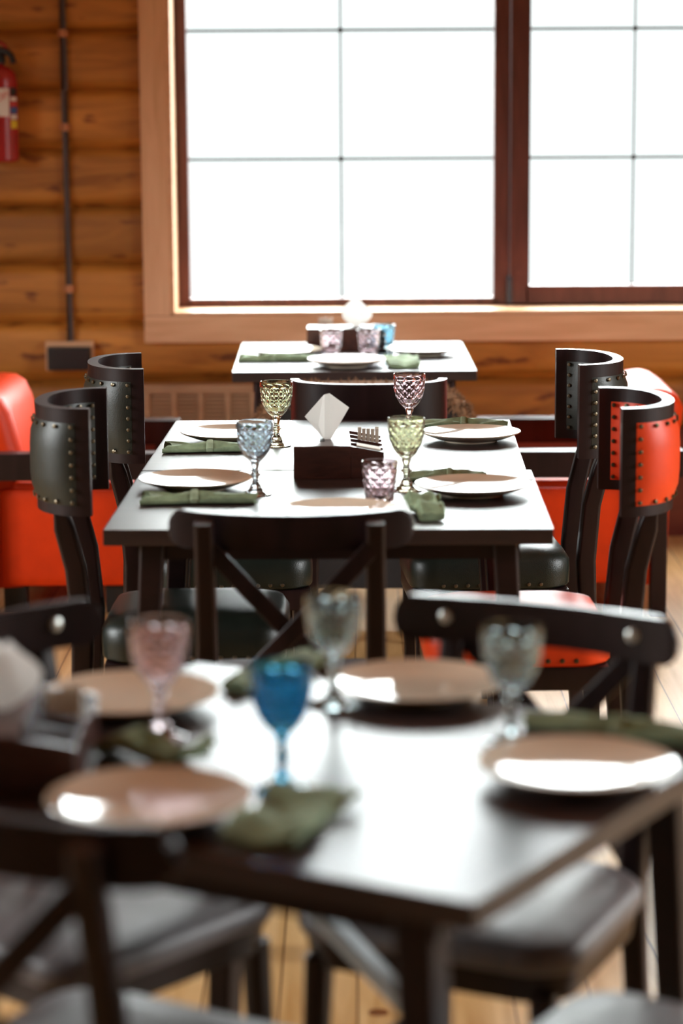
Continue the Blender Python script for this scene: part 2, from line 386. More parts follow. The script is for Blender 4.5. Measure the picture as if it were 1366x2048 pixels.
# plinth, convector grille, conduit, box
b = MB(); b.box(((XL+XR)/2, 8.765, .195), (XR-XL, .11, .40), bev=.008); struct(b.build('baseboard_back', M['plinth']))
t = thing('convector_grille', (-.60, 8.765, .398), 0, 'beige slatted wooden convector grille low on the log wall left of the window table', 'grille')
b = MB(); b.box((0, 0, .152), (.50, .07, .03), bev=.004); b.box((0, 0, .012), (.50, .07, .03), bev=.004)
for x in (-.24, -.15, -.052, .046, .144, .235): b.box((x, -.002, .08), (.022, .066, .13), bev=.003)
b.build('grille_frame', M['grille'], t)
b = MB()
for i in range(8): b.box((0, -.008, .034+.0145*i), (.47, .04, .0095))
b.build('grille_slats', M['grille'], t)
b = MB(); b.box((0, .027, .08), (.47, .006, .13)); b.build('grille_back', M['frame'], t)
t = thing('electrical_conduit', (-1.030, 8.782, .722), 0, 'thin dark brown vertical conduit clipped to the log wall left of the window', 'pipe')
b = MB(); b.tube([(0, 0, 0), (.002, 0, .9), (0, 0, 2.8)], .0125, 12); b.build('conduit', M['pipe'], t)
for z in (.19, .77, 1.10, 1.70): b = MB(); b.tube([(.001, 0, z-.014), (.001, 0, z+.014)], .0155, 12); b.box((0, .012, z), (.04, .012, .02), bev=.002); b.build('pipe_clip', M['clip'], t)
t = thing('junction_box', (-1.033, 8.79, .668), 0, 'black junction box on a wooden backing at the foot of the conduit', 'box')
b = MB(); b.box((0, -.005, .0), (.175, .03, .108), bev=.004); b.build('backing_board', M['casing_h'], t)
b = MB(); b.box((.002, -.04, -.006), (.156, .045, .084), bev=.008); b.build('box_cover', M['black'], t)

# fire extinguisher
t = thing('fire_extinguisher', (-1.252, 8.712, 1.372), 0, 'red fire extinguisher with white label hanging on the log wall', 'fire extinguisher')
b = MB(); b.lathe([(0, 0), (.060, 0), (.066, .008), (.066, .285), (.060, .312), (.040, .332), (.020, .338), (.018, .352), (0, .352)], 40); b.build('cylinder', M['red'], t)
b = MB()
def arcband(b, r, a0, a1, z0, z1, n=14, mi=0):
    vs = []; fs = []
    for i in range(n+1):
        a = a0+(a1-a0)*i/n
        for rr, z in ((r, z0), (r, z1), (r-.002, z1), (r-.002, z0)): vs.append((rr*math.cos(a), rr*math.sin(a), z))
    for i in range(n):
        for j in range(4): fs.append((4*i+j, 4*i+(j+1) % 4, 4*i+4+(j+1) % 4, 4*i+4+j))
    fs += [(0, 1, 2, 3), (4*n+3, 4*n+2, 4*n+1, 4*n)]
    b.add(vs, fs, mi)
D = math.radians
arcband(b, .0675, D(-178), D(-52), .160, .258, mi=0)
lab = b.build('label', M['white'], t); lab['label'] = 'white paper label'
b = MB()
for k, (z0, z1, mi) in enumerate(((.232, .26, 3), (.214, .228, 0), (.196, .21, 1), (.17, .192, 2), (.150, .166, 0), (.118, .146, 4))): arcband(b, .0675, D(-46), D(-18), z0, z1, 6, mi)
b.build('pictogram_strip', [M['white'], M['labelred'], M['bluep'], M['blackp'], M['yellow']], t)
cu = bpy.data.curves.new('label_text', 'FONT'); cu.body = 'OP'; cu.size = .036; cu.extrude = .0004; cu.align_x = 'CENTER'; cu.align_y = 'CENTER'; cu.shear = .25
tmp = bpy.data.objects.new('label_text', cu); COL.objects.link(tmp)
dg = bpy.context.evaluated_depsgraph_get(); me = bpy.data.meshes.new_from_object(tmp.evaluated_get(dg)); bpy.data.objects.remove(tmp)
for v in me.vertices:
    x, y, z = v.co; ca, sa = math.cos(.28), math.sin(.28); x, y = ca*x-sa*y, sa*x+ca*y
    a = D(-78)+x/.068; rr = .068+z; v.co = (rr*math.cos(a), rr*math.sin(a), .226+y)
me.materials.append(M['labelred']); o = bpy.data.objects.new('label_print', me); COL.objects.link(o); o.parent = lab
b = MB(); b.lathe([(0, .345), (.026, .345), (.026, .372), (.018, .385), (.018, .402), (0, .402)], 20); b.sweep([(.0, 0, .39), (.03, -.01, .388), (.048, -.012, .372), (.055, -.01, .345)], rrect(.03, .022, .008)); b.build('valve_head', M['black'], t)
b = MB(); b.sweep([(.036, 0, .388), (.022, 0, .412), (-.02, 0, .432), (-.09, 0, .44)], rrect(.03, .012, .004)); b.sweep([(.0, 0, .39), (-.05, 0, .40), (-.09, 0, .385)], rrect(.026, .010, .004)); b.build('squeeze_handle', M['red'], t)
b = MB(); b.box((0, .073, .2), (.035, .02, .1), bev=.003); b.build('wall_bracket', M['black'], t)

# ================================================================== FURNITURE
# ---- tables
def make_table(name, loc, rz, w, l, label, group=None, brace=False):
    t = thing(name, loc, rz, label, 'table', group)
    b = MB(); b.box((0, 0, .7335), (w, l, .033), bev=.004); b.build('tabletop', M['table'], t)
    b = MB()
    for s in (-1, 1):
        b.box((0, s*(l/2-.05), .6995), (w-.13, .022, .035)); b.box((s*(w/2-.076), 0, .6995), (.022, l-.12, .035))
    b.build('apron', M['table_edge'], t)
    for sx in (-1, 1):
        for sy in (-1, 1):
            p0 = (sx*(w/2-.095), sy*(l/2-.050), .717); p1 = (sx*(w/2-.055), sy*(l/2-.036), .0)
            b = MB(); b.sweep([p1, p0], rrect(.05, .05, .008), up=(0, 1, 0), scale=[.72, 1.0]); b.build('leg', M['table_edge'], t)
    return t
TN = make_table('dining_table', (-.0465, 5.126, 0), -.0151, .90, .766, 'dark square table nearest behind the cross-back chair, joined to a second table', 'joined dining tables')
TF = make_table('dining_table', (-.038, 5.947, 0), -.02, .888, .862, 'dark square table joined end-on beyond the near table with the tumbler', 'joined dining tables')
TB = make_table('dining_table', (.0005, 7.963, 0), .0081, .766, .90, 'dark table standing below the window between two orange armchairs')
TG = make_table('dining_table', (-.0573, 3.0455, 0), -.5311, .8886, .7854, 'large turned dark table in the blurred foreground with deep blue goblet')
b = MB(); b.sweep([(-.305, .10, .700), (.605, .10, .004)], rrect(.034, .022, .005), up=(0, 0, 1)); b.build('diagonal_brace', M['brace'], TG)['label'] = 'diagonal table brace, sky sheen put in its colour'

# ---- cross-back chairs
def make_cross_chair():
    t = thing('cross_back_chair', (0, 0, 0), 0, '', 'chair', 'cross-back chairs')
    # seat
    def seat_outline(k, z):
        pts = []
        for (x, y) in rrect(.42*k, .40*k, .075*k, 6): pts.append(((x)*(1+.10*(y/.2)*.5), y, z))
        return pts
    b = MB(); rows = [seat_outline(.98, .432), seat_outline(1.0, .442), seat_outline(.99, .46), seat_outline(.93, .473), seat_outline(.6, .480)]
    n = len(rows[0]); vs = [p for r in rows for p in r]; fs = []
    for i in range(len(rows)-1):
        for j in range(n): fs.append((i*n+j, i*n+(j+1) % n, (i+1)*n+(j+1) % n, (i+1)*n+j))
    fs += [tuple(range(n-1, -1, -1)), tuple(range((len(rows)-1)*n, len(rows)*n))]
    b.add(vs, fs); b.build('seat', M['plum'], t, 60)
    b = MB(); rows = [seat_outline(.93, .39), seat_outline(.96, .431)]
    vs = [p for r in rows for p in r]; fs = [(j, (j+1) % n, n+(j+1) % n, n+j) for j in range(n)] + [tuple(range(n-1, -1, -1)), tuple(range(n, 2*n))]
    b.add(vs, fs); b.build('seat_frame', M['chair'], t)
    # legs
    for s in (-1, 1):
        b = MB(); b.sweep([(s*.172, -.235, 0), (s*.165, -.222, .25), (s*.158, -.212, .45), (s*.157, -.235, .66), (s*.157, -.268, .835)], rrect(.036, .030, .008), up=(0, 1, 0), scale=[.8, 1, 1.1, 1.05, .95])
        b.build('leg', M['chair'], t)
        b = MB(); b.sweep([(s*.185, .178, 0), (s*.172, .165, .40)], rrect(.036, .036, .010), up=(0, 1, 0), scale=[.72, 1.05]); b.build('leg', M['chair'], t)
        b = MB(); b.tube([(s*.166, -.222, .20), (s*.178, .172, .20)], .010); b.build('stretcher', M['chair'], t)
    b = MB(); b.tube([(-.17, 0, .203), (.17, 0, .203)], .010); b.build('stretcher', M['chair'], t)
    # curved top rail
    H = .228; b = MB(); vs = []; fs = []; ns = 36
    for i in range(ns+1):
        x = -H*math.cos(PI*i/ns); e = (H-abs(x))
        q = math.sqrt(max(0, 1-(1-min(1, e/.03))**2))
        zt = .852 - .006*(1-(x/H)**2) - (1-q)*.034; zb = .780 + (1-q)*.030
        y = -.282 + .055*(x/H)**2; th = .011*(.55+.45*q)
        for (dy, z) in ((-th, zb), (-th, zt), (th, zt), (th, zb)): vs.append((x, y+dy+(.0), z))
    for i in range(ns):
        for j in range(4): fs.append((4*i+j, 4*i+(j+1) % 4, 4*i+4+(j+1) % 4, 4*i+4+j))
    fs += [(0, 1, 2, 3), (4*ns+3, 4*ns+2, 4*ns+1, 4*ns)]
    b.add(vs, fs)
    es = [e for e in b.bm.edges if abs(e.verts[0].co.x-e.verts[1].co.x) > 1e-5]
    bmesh.ops.bevel(b.bm, geom=es, offset=.004, segments=2, affect='EDGES')
    for v in b.bm.verts: v.co.y += .030
    rail = b.build('top_rail', M['chair'], t, 40)
    for s in (-1, 1):
        yc = -.252 + .055*(.152/H)**2
        b = MB(); b.lathe([(0, -.004), (.0105, -.004), (.0105, .002), (.007, .0045), (0, .005)], 16, (s*.152, yc+.012, .818), axis=(0, 1, 0)); c = b.build('bolt_cap', M['bolt'], rail); c['label'] = 'pale metal bolt cap'
    for s in (-1, 1):
        path = []
        for i in range(9):
            u = i/8; x = s*(-.148+.296*u); z = .785 - .315*u; y = -.262 + .045*u - .03*math.sin(PI*u) + s*.006
            path.append((x, y, z))
        b = MB(); b.sweep(path, rrect(.011, .034, .004), up=(0, 1, 0) if False else (0, 0, 1)); b.build('cross_brace', M['chair'], t)
    return t
XC = Proto(make_cross_chair())
def fdir(rz): return Vector((-math.sin(rz), math.cos(rz), 0))
G_ANG = -.5311
XC.put((-.115, 4.612, 0), -.01, 'dark cross-back chair seen from behind at the near end of the joined tables')
XC.put((.176, 3.350, 0), G_ANG+PI+.06, 'cross-back chair facing us across the foreground table, two pale bolt caps showing')
XC.put((-.384, 3.318, 0), -2.27, 'cross-back chair cut by the left picture edge, one bolt cap on its rail')
XC.put((-.283, 2.728, 0), G_ANG, 'nearest dark cross-back chair, its back turned to us at lower left of the foreground table')
XC.put((.357, 2.700, 0), G_ANG+PI/2, 'cross-back chair at the lower right corner, only its seat showing')

# ---- barrel chairs
ARC = {}
def arc_pt(t, a, bb, yc):      # t 0..1 by arc length from the -x end to the +x end, bulging to -y
    key = (round(a, 5), round(bb, 5))
    if key not in ARC:
        P = []; e = 2/2.25
        for i in range(401):
            th = PI*(1-i/400); c, s_ = math.cos(th), math.sin(th); P.append((a*math.copysign(abs(c)**e, c), -bb*abs(s_)**e))
        L = [0]
        for p, q in zip(P, P[1:]): L.append(L[-1]+math.dist(p, q))
        ARC[key] = (P, L)
    P, L = ARC[key]; d = min(max(t, 0), 1)*L[-1]; lo, hi = 0, 400
    while hi-lo > 1:
        m = (lo+hi)//2
        if L[m] <= d: lo = m
        else: hi = m
    u = (d-L[lo])/max(1e-9, L[hi]-L[lo]); x = P[lo][0]+(P[hi][0]-P[lo][0])*u; y = P[lo][1]+(P[hi][1]-P[lo][1])*u
    return (x, yc+y)
def shell(b, a, bb, yc, th, z0, z1, t0=0, t1=1, n=40, bulge=0.0, lean=0.0, rounded=False):
    """band following the arc, outer offset 0, inner offset th (th may be negative)"""
    pts = [arc_pt(t0+(t1-t0)*i/n, a, bb, yc) for i in range(n+1)]
    nor = []
    for i in range(n+1):
        p = Vector(pts[max(i-1, 0)]); q = Vector(pts[min(i+1, n)]); d = (q-p).normalized(); nor.append(Vector((-d.y, d.x)))   # towards the inside
    vs = []; fs = []; nz = 6 if bulge else 1
    sec = []
    for k in range(nz+1): sec.append((0.0, k/nz, 1))
    for k in range(nz, -1, -1): sec.append((1.0, k/nz, 0))
    m = len(sec)
    for i in range(n+1):
        eu = 1-(abs(2*i/n-1))**6
        for (o_, u, outer) in sec:
            z = z0+(z1-z0)*u; bl = bulge*(1-(2*u-1)**4)*eu if outer else 0
            off = o_*th - (bl if th > 0 else -bl)
            p = Vector(pts[i]) + nor[i]*off
            vs.append((p.x, p.y + lean*(z-z0), z))
    for i in range(n):
        for j in range(m): fs.append((m*i+j, m*i+(j+1) % m, m*(i+1)+(j+1) % m, m*(i+1)+j))
    fs += [tuple(range(m)), tuple(range(m*(n+1)-1, m*n-1, -1))]
    b.add(vs, fs); return pts, nor
Z0, Z1, YCH = .725, .955, -.20
NAIL = {}
def stud(parent, mat, p, nrm, r=.0052):
    if mat.name not in NAIL:
        b = MB(); b.lathe([(0, -.001), (.0052, -.001), (.0040, .0028), (0, .004)], 8)
        o = b.build('nailhead', mat); NAIL[mat.name] = o.data; bpy.data.objects.remove(o)
    o = bpy.data.objects.new('nailhead', NAIL[mat.name]); COL.objects.link(o); o.parent = parent; o.location = p
    o.rotation_euler = Vector((0, 0, 1)).rotation_difference(Vector(nrm)).to_euler(); o.scale = (r/.0052,)*3
def make_barrel(leather, seat_leather, nail, name='barrel_chair'):
    t = thing(name, (0, 0, 0), 0, '', 'chair', 'barrel-back chairs at the joined tables')
    a, bb, th = .195, .135, .026
    b = MB(); shell(b, a, bb, YCH, th, Z0, Z1)
    es = [e for e in b.bm.edges if e.is_manifold and e.calc_face_angle(0) > 1.0]
    bmesh.ops.bevel(b.bm, geom=es, offset=.004, segments=2, affect='EDGES')
    sh = b.build('back_shell', M['chair'], t, 40)
    # leather pads outside and inside
    b = MB(); shell(b, a+.0005, bb+.0005, YCH, .006, Z0+.023, Z1-.031, .058, .942, 40, bulge=.013); b.build('outer_pad', leather, sh, 60)
    b = MB(); shell(b, a-th-.0005, bb-th-.0005, YCH, -.006, Z0+.023, Z1-.031, .058, .942, 40, bulge=.008); b.build('inner_pad', leather, sh, 60)
    for (aa, bbb, sg, t0, t1, lift) in ((a, bb, -1, .071, .929, .0060), (a-th, bb-th, 1, .073, .927, .005)):
        zt, zb = Z1-.038, Z0+.030
        for k in range(13):
            tt = t0+(t1-t0)*k/12; p = Vector(arc_pt(tt, aa, bbb, YCH)); d = (Vector(arc_pt(tt+.01, aa, bbb, YCH))-p).normalized(); nn = Vector((-d.y, d.x))*sg; q = p+nn*lift
            for z in (zt, zb): stud(sh, nail, (q.x, q.y, z), (nn.x, nn.y, 0))
        for tt in (t0, t1):
            p = Vector(arc_pt(tt, aa, bbb, YCH)); d = (Vector(arc_pt(tt+.01, aa, bbb, YCH))-p).normalized(); nn = Vector((-d.y, d.x))*sg; q = p+nn*lift
            for k in range(1, 6): stud(sh, nail, (q.x, q.y, zb+(zt-zb)*k/6), (nn.x, nn.y, 0))
    # rear legs sweeping up to the shell
    for s in (-1, 1):
        b = MB(); b.sweep([(s*.128, YCH-.055, 0), (s*.122, YCH-.04, .25), (s*.118, YCH-.032, .46), (s*.120, YCH-.044, .60), (s*.125, YCH-.066, .69), (s*.127, YCH-.076, .745)], rrect(.036, .046, .009), up=(0, 1, 0), scale=[.75, .95, 1.05, 1.0, .95, (1.0, .5)])
        b.build('leg', M['chair'], t)
        b = MB(); b.sweep([(s*.155, .178, 0), (s*.155, .178, .37)], rrect(.042, .042, .006), up=(0, 1, 0), scale=[.65, 1]); b.build('leg', M['chair'], t)
    # seat cushion
    def outl(k, z, dz=0): return [(x*k, .010+y*k, z) for (x, y) in rrect(.38, .40, .07, 6)]
    rows = [outl(.97, .402), outl(1.0, .41), outl(1.005, .44), outl(1.0, .468), outl(.93, .490), outl(.72, .502), outl(.4, .508)]
    n = len(rows[0]); b = MB(); vs = [p for r in rows for p in r]; fs = []
    for i in range(len(rows)-1):
        for j in range(n): fs.append((i*n+j, i*n+(j+1) % n, (i+1)*n+(j+1) % n, (i+1)*n+j))
    fs += [tuple(range(n-1, -1, -1)), tuple(range((len(rows)-1)*n, len(rows)*n))]
    b.add(vs, fs); st = b.build('seat', seat_leather, t, 60)
    for s in (-1, 1):
        for k in range(9): stud(st, nail, (s*.1905, -.11+.03*k, .416), (s, 0, 0), .0058)
    b = MB(); b.box((0, .010, .375), (.365, .385, .054), bev=.01); b.build('seat_frame', M['chair'], t)
    return t
BG = Proto(make_barrel(M['green'], M['green_seat'], M['nail']))
BO = Proto(make_barrel(M['orange'], M['orange'], M['nail_dark']))
BG.put((-.357, 5.24, 0), -PI/2, 'dark green leather barrel-back chair at the near left of the joined tables')
BG.put((-.325, 6.00, 0), -PI/2+.10, 'dark green leather barrel-back chair at the far left of the joined tables')
BG.put((.335, 6.00, 0), PI/2+.07, 'dark green leather barrel-back chair on the right, behind the orange leather one')
BO.put((.355, 5.19, 0), PI/2+.03, 'orange leather barrel-back chair with dark nailheads at the right of the joined tables')
# plain curved-back chair between the joined tables and the window table (faces the window)
t = thing('curved_back_chair', (.043, 6.77, 0), 0, 'plain dark curved-back chair facing the window table, back to the joined tables', 'chair')
b = MB(); shell(b, .215, .150, -.17, .024, .46, .835)
es = [e for e in b.bm.edges if e.is_manifold and e.calc_face_angle(0) > 1.0]; bmesh.ops.bevel(b.bm, geom=es, offset=.006, segments=3, affect='EDGES')
b.build('back_shell', M['chair'], t, 40)
b = MB(); b.box((0, .02, .42), (.40, .40, .08), bev=.03, seg=4); b.build('seat', M['plum'], t)
for sx in (-1, 1):
    for sy in (-1, 1): b = MB(); b.sweep([(sx*.165, .02+sy*.165, 0), (sx*.16, .02+sy*.16, .39)], rrect(.036, .036, .006), up=(0, 1, 0), scale=[.7, 1]); b.build('leg', M['chair'], t)
# fur-edged tub armchair under the window table edge
t = thing('fur_edged_armchair', (.035, 7.27, 0), 0, 'dark rounded armchair edged with brown fur at the window table', 'armchair')
arch = []
for i in range(33):
    th = PI*i/32; e = .42
    arch.append((-.315*math.copysign(abs(math.cos(th))**e, math.cos(th)), 0, .40+.33*abs(math.sin(th))**e))
b = MB(); ins = [(x*.97, z-.004) for (x, y, z) in arch]; n = len(ins); vs = [(x, -.075, z) for x, z in ins]+[(x, .09, z) for x, z in ins]
fs = [(i, i+1, n+i+1, n+i) for i in range(n-1)] + [(n-1, 0, n, 2*n-1), tuple(range(n)), tuple(range(2*n-1, n-1, -1))]
b.add(vs, fs); b.build('back', M['darkcloth'], t, 50)
b = MB(); b.box((0, .02, .26), (.60, .20, .28), bev=.02); b.build('seat', M['darkcloth'], t)
for sx in (-1, 1):
    for sy in (-1, 1): b = MB(); b.lathe([(.014, 0), (.02, .13)], 12, (sx*.26, .02+sy*.07, 0)); b.build('leg', M['chair'], t)
b = MB(); pth = [(x, -.055, z) for x, y, z in [(-.305, 0, .14)]+[(-.314, 0, .28)]+arch+[(.314, 0, .28), (.305, 0, .14)]]
b.sweep(pth, [(.026*math.cos(2*PI*k/8), .026*math.sin(2*PI*k/8)) for k in range(8)], up=(0, 1, 0))
rnd = random.Random(3)
for k in range(2600):
    u = rnd.random()*(len(pth)-1); i = min(int(u), len(pth)-2); p = Vector(pth[i]).lerp(Vector(pth[i+1]), u-i); tg = (Vector(pth[i+1])-Vector(pth[i])).normalized()
    ax = tg.cross(Vector((0, 1, 0))).normalized(); an = rnd.random()*2*PI; d = (ax*math.cos(an)+Vector((0, 1, 0))*math.sin(an)); bs = p+d*.024
    tip = bs+d*(.012+.014*rnd.random())+tg*rnd.uniform(-.012, .012)+Vector((0, 0, -.006)); sd = tg*.0025
    b.add([bs-sd, bs+sd, tip], [(0, 1, 2)])
b.build('fur_trim', M['fur'], t, 0, recalc=False)['label'] = 'shaggy brown fur edging'

# ---- orange armchairs (mirror pair, so two builds)
def make_armchair(sg, loc, label):
    """local: back at -x*sg, opens towards +x*sg ; near arm at y=0"""
    t = thing('armchair', loc, 0, label, 'armchair', 'orange armchairs beside the window table')
    def X(v): return sg*v
    b = MB(); b.box((X(-.21), .40, .245), (.42, .66, .31), bev=.035, seg=4); b.build('seat_base', M['sofa'], t)
    b = MB(); b.box((X(-.19), .40, .385), (.39, .62, .075), bev=.034, seg=4); b.build('seat_cushion', M['sofa'], t)
    # leaning rounded back
    b = MB(); sec = rrect(.19, .62, .07, 6)
    path = [(X(-.42), .40, .085), (X(-.425), .40, .35), (X(-.44), .40, 0.500), (X(-.468), .40, 0.610), (X(-.480), .40, 0.655), (X(-.487), .40, 0.683), (X(-.490), .40, 0.696)]
    b.sweep(path, sec, up=(0, 1, 0), scale=[1, 1, .98, .95, (.86, .97), (.62, .93), (.25, .86)]); b.build('back', M['sofa'], t, 60)
    for y in (.02, .78):
        b = MB(); b.box((X(-.22), y, .482), (.64, .075, .084), bev=.008); b.build('armrest', M['chair'], t)
        for x in (.04, -.47):
            b = MB(); b.sweep([(X(x), y, 0), (X(x), y, .445)], rrect(.05, .06, .006), up=(0, 1, 0)); b.build('leg', M['chair'], t)
    for x in (-.38, -.06):
        for y in (.14, .66): b = MB(); b.box((X(x), y, .05), (.07, .07, .10)); b.build('leg', M['black'], t)
    return t
make_armchair(1, (-.685, 7.33, 0), 'orange armchair with dark wooden arm at the left of the window table')
make_armchair(-1, (.47, 7.33, 0), 'orange armchair with dark wooden arm at the right of the window table')

# ================================================================== TABLEWARE
ZT = .7502
def lattice_bowl(b, prof_r, z0, z1, n, rows, rim_top, wall=.003, dimple=.0016, inner_bottom=None, closed_base_r=None):
    """diamond-cut outer wall between z0 and z1, smooth rim band to rim_top, smooth inner wall"""
    R = []
    for j in range(rows+1):
        z = z0+(z1-z0)*j/rows; r = prof_r(z); off = .5*(j % 2)
        R.append([b.bm.verts.new((r*math.cos(2*PI*(i+off)/n), r*math.sin(2*PI*(i+off)/n), z)) for i in range(n)])
    F = b.bm.faces.new
    for j in range(0, rows-1):
        for i in range(n):
            o = j % 2
            lo = R[j][i]; up = R[j+2][i]; l = R[j+1][(i-1+o) % n]; r = R[j+1][(i+o) % n]
            z = (lo.co.z+up.co.z)/2; rr = prof_r(z)*math.cos(0)-dimple; an = 2*PI*(i+.5*o)/n
            c = b.bm.verts.new((rr*math.cos(an), rr*math.sin(an), z))
            for q in ((lo, r, c), (r, up, c), (up, l, c), (l, lo, c)): F(q)
    # bottom half diamonds close to a base ring, top ones to the rim band
    rb = closed_base_r if closed_base_r is not None else prof_r(z0)
    base = [b.bm.verts.new((rb*math.cos(2*PI*(i+.5)/n), rb*math.sin(2*PI*(i+.5)/n), z0-.002)) for i in range(n)]
    for i in range(n):
        F((R[0][i], base[i], R[1][i])); F((base[i], R[0][(i+1) % n], R[1][i])) if True else None
        F((R[0][i], base[(i-1) % n], base[i]))
    if False: pass
    top = R[rows]; pen = R[rows-1]; o = (rows-1) % 2; m = 4*n
    zr = z1+.003; ring = []
    def angle(v): return math.atan2(v.co.y, v.co.x) % (2*PI)
    order = sorted([(angle(v), v) for v in top+pen], key=lambda q: q[0])
    vs = [q[1] for q in order]
    for i in range(len(vs)):
        v0, v1, v2 = vs[i], vs[(i+1) % len(vs)], vs[(i+2) % len(vs)]
        if v1 in pen and v0 in top: F((v0, v1, v2))
    return R, base
def glass_shell(b, prof_r, z0, z1, n, rows, rim_top, wall, floor_z, base_r, dimple):
    R, base = lattice_bowl(b, prof_r, z0, z1, n, rows, rim_top, wall, dimple, closed_base_r=base_r)
    F = b.bm.faces.new
    top = sorted(R[rows], key=lambda v: math.atan2(v.co.y, v.co.x))
    m = len(top); k = 4
    # rim band: subdivide each span to keep it round
    def ring(r, z):
        out = []
        for i in range(m):
            a0 = math.atan2(top[i].co.y, top[i].co.x)
            for q in range(k): out.append(b.bm.verts.new((r*math.cos(a0+2*PI*q/(k*m)), r*math.sin(a0+2*PI*q/(k*m)), z)))
        return out
    ro = prof_r(rim_top); r1 = ring(prof_r(z1+.004), z1+.004); r2 = ring(ro, rim_top-.0015); r3 = ring(ro-wall*.5, rim_top); r4 = ring(ro-wall, rim_top-.0015)
    for i in range(m):
        j = (i+1) % m; s_ = r1[i*k:(i+1)*k]+[r1[(i+1)*k % (m*k)]]
        for q in range(k): F((top[i], s_[q+1], s_[q])) if q < k else None
        F((top[i], top[j], s_[k]))
    rings = [r1, r2, r3, r4]
    steps = 8
    for q in range(1, steps+1):
        z = (rim_top-.0015)+(floor_z-(rim_top-.0015))*q/steps
        rr = max(prof_r(z)-wall-.0015*q/steps, .006)
        if q == steps: rr = rr*.45
        elif q == steps-1: rr *= .93
        rings.append(ring(rr, z))
    for A, B in zip(rings, rings[1:]):
        for i in range(m*k): j = (i+1) % (m*k); F((A[i], A[j], B[j], B[i]))
    F(rings[-1]); F(list(reversed(base)))
    bmesh.ops.remove_doubles(b.bm, verts=b.bm.verts, dist=1e-6)
def finish_glass(b, name, mat, parent=None):
    bmesh.ops.holes_fill(b.bm, edges=[e for e in b.bm.edges if e.is_boundary], sides=0)
    return b.build(name, mat, parent, angle=12)
def interp(pts):
    def f(z):
        if z <= pts[0][0]: return pts[0][1]
        for (a, ra), (c, rc) in zip(pts, pts[1:]):
            if z <= c:
                u = (z-a)/(c-a); return ra+(rc-ra)*u
        return pts[-1][1]
    return f
GP = interp([(.070, .009), (.076, .016), (.086, .0255), (.100, .0335), (.116, .0385), (.132, .0405), (.146, .0410), (.162, .0405)])
def make_goblet(mat):
    t = thing('goblet', (0, 0, 0), 0, '', 'goblet', 'diamond-cut goblets')
    b = MB(); glass_shell(b, GP, .0735, .144, 10, 7, .161, .0030, .080, .010, .0019); finish_glass(b, 'bowl', mat, t)
    b = MB(); b.lathe([(0, .0160), (.0130, .0160), (.0115, .021), (.0072, .027), (.0066, .036), (.0080, .040), (.0125, .044), (.0080, .048), (.0068, .054), (.0070, .060), (.0098, .0655), (.0100, .0712), (0, .0712)], 20); b.build('stem', mat, t, 50)
    b = MB(); b.lathe([(0, 0), (.034, 0), (.0355, .0012), (.0350, .0030), (.026, .0058), (.0165, .0095), (.0135, .0158), (0, .0158)], 32); b.build('foot', mat, t, 50)
    return t
TP = interp([(.0, .030), (.012, .0315), (.05, .036), (.09, .0395)])
def make_tumbler(mat):
    b = MB(); glass_shell(b, TP, .006, .078, 10, 7, .090, .0036, .010, .0295, .0028)
    o = finish_glass(b, 'tumbler', mat); return tag(o, '', 'tumbler', 'diamond-cut tumblers')
gob = {k: Proto(make_goblet(M['g_'+k])) for k in ('green', 'blue', 'pink', 'deep', 'teal')}
tum = {'pink': Proto(make_tumbler(M['g_pink'])), 'blue': Proto(make_tumbler(M['g_bluetum']))}
gob['green'].put((-.189, 5.90, ZT), .2, 'olive green goblet beside the dark chair back, left of the tissue box')
gob['green'].put((.115, 5.215, ZT), .1, 'olive green goblet standing right of the tissue box, behind the pink tumbler')
gob['blue'].put((-.213, 5.17, ZT), 0, 'grey-blue goblet on the joined tables, between the left plate and the tissue box')
gob['pink'].put((.141, 6.05, ZT), .3, 'pale pink goblet behind the olive green one, by the right-hand far plate')
gob['pink'].put((-.262, 3.162, ZT), 0, 'blurred pink goblet on the foreground table')
gob['deep'].put((-.091, 2.912, ZT), 0, 'deep blue goblet on the foreground table')
gob['teal'].put((-.03, 3.335, ZT), 0, 'smoky teal goblet behind the deep blue goblet')
gob['teal'].put((.208, 3.125, ZT), .2, 'smoky teal goblet between the two right plates of the foreground table')
tum['pink'].put((.055, 5.055, ZT), 0, 'pink diamond-cut tumbler in front of the dark tissue box on the joined tables')
tum['pink'].put((-.071, 7.94, ZT), .2, 'left pink tumbler on the window table')
tum['pink'].put((.051, 7.94, ZT), 0, 'right pink tumbler on the window table')
tum['blue'].put((.104, 8.11, ZT), 0, 'blue tumbler behind the pink ones on the window table')

# ---- plates
def make_plate():
    b = MB()
    b.lathe([(0, .0035), (.058, .0035), (.060, 0), (.066, 0), (.068, .004), (.090, .0085), (.112, .0165), (.1245, .0225), (.1255, .0240), (.1245, .0252), (.117, .0222), (.108, .0190), (.098, .0160), (.088, .0135), (.076, .0112), (.060, .0093), (.040, .0081), (.020, .0076), (0, .0075)], 64)
    o = b.build('dinner_plate', M['plate'], None, 40); return tag(o, '', 'plate', 'cream dinner plates')
pl = Proto(make_plate())
pl.put((-.348, 5.26, ZT), 0, 'cream plate left of the grey-blue goblet on the joined tables')
pl.put((.257, 5.16, ZT), 0, 'cream plate right of the pink tumbler on the joined tables')
pl.put((-.308, 6.00, ZT), 0, 'cream plate at the far left of the joined tables, behind the grey-blue goblet')
pl.put((.292, 5.975, ZT), 0, 'cream plate at the far right of the joined tables, by the pink goblet')
pl.put((-.03, 4.85, ZT), 0, 'cream plate half hidden behind the cross-back chair rail at the joined tables')
pl.put((.09, 3.39, ZT), 0, 'cream plate at the far side of the foreground table, before the cross-back chair')
pl.put((.279, 2.955, ZT), 0, 'large cream plate reflecting white at the right of the foreground table')
pl.put((-.249, 2.815, ZT), 0, 'nearest cream plate, left of the green napkin on the foreground table')
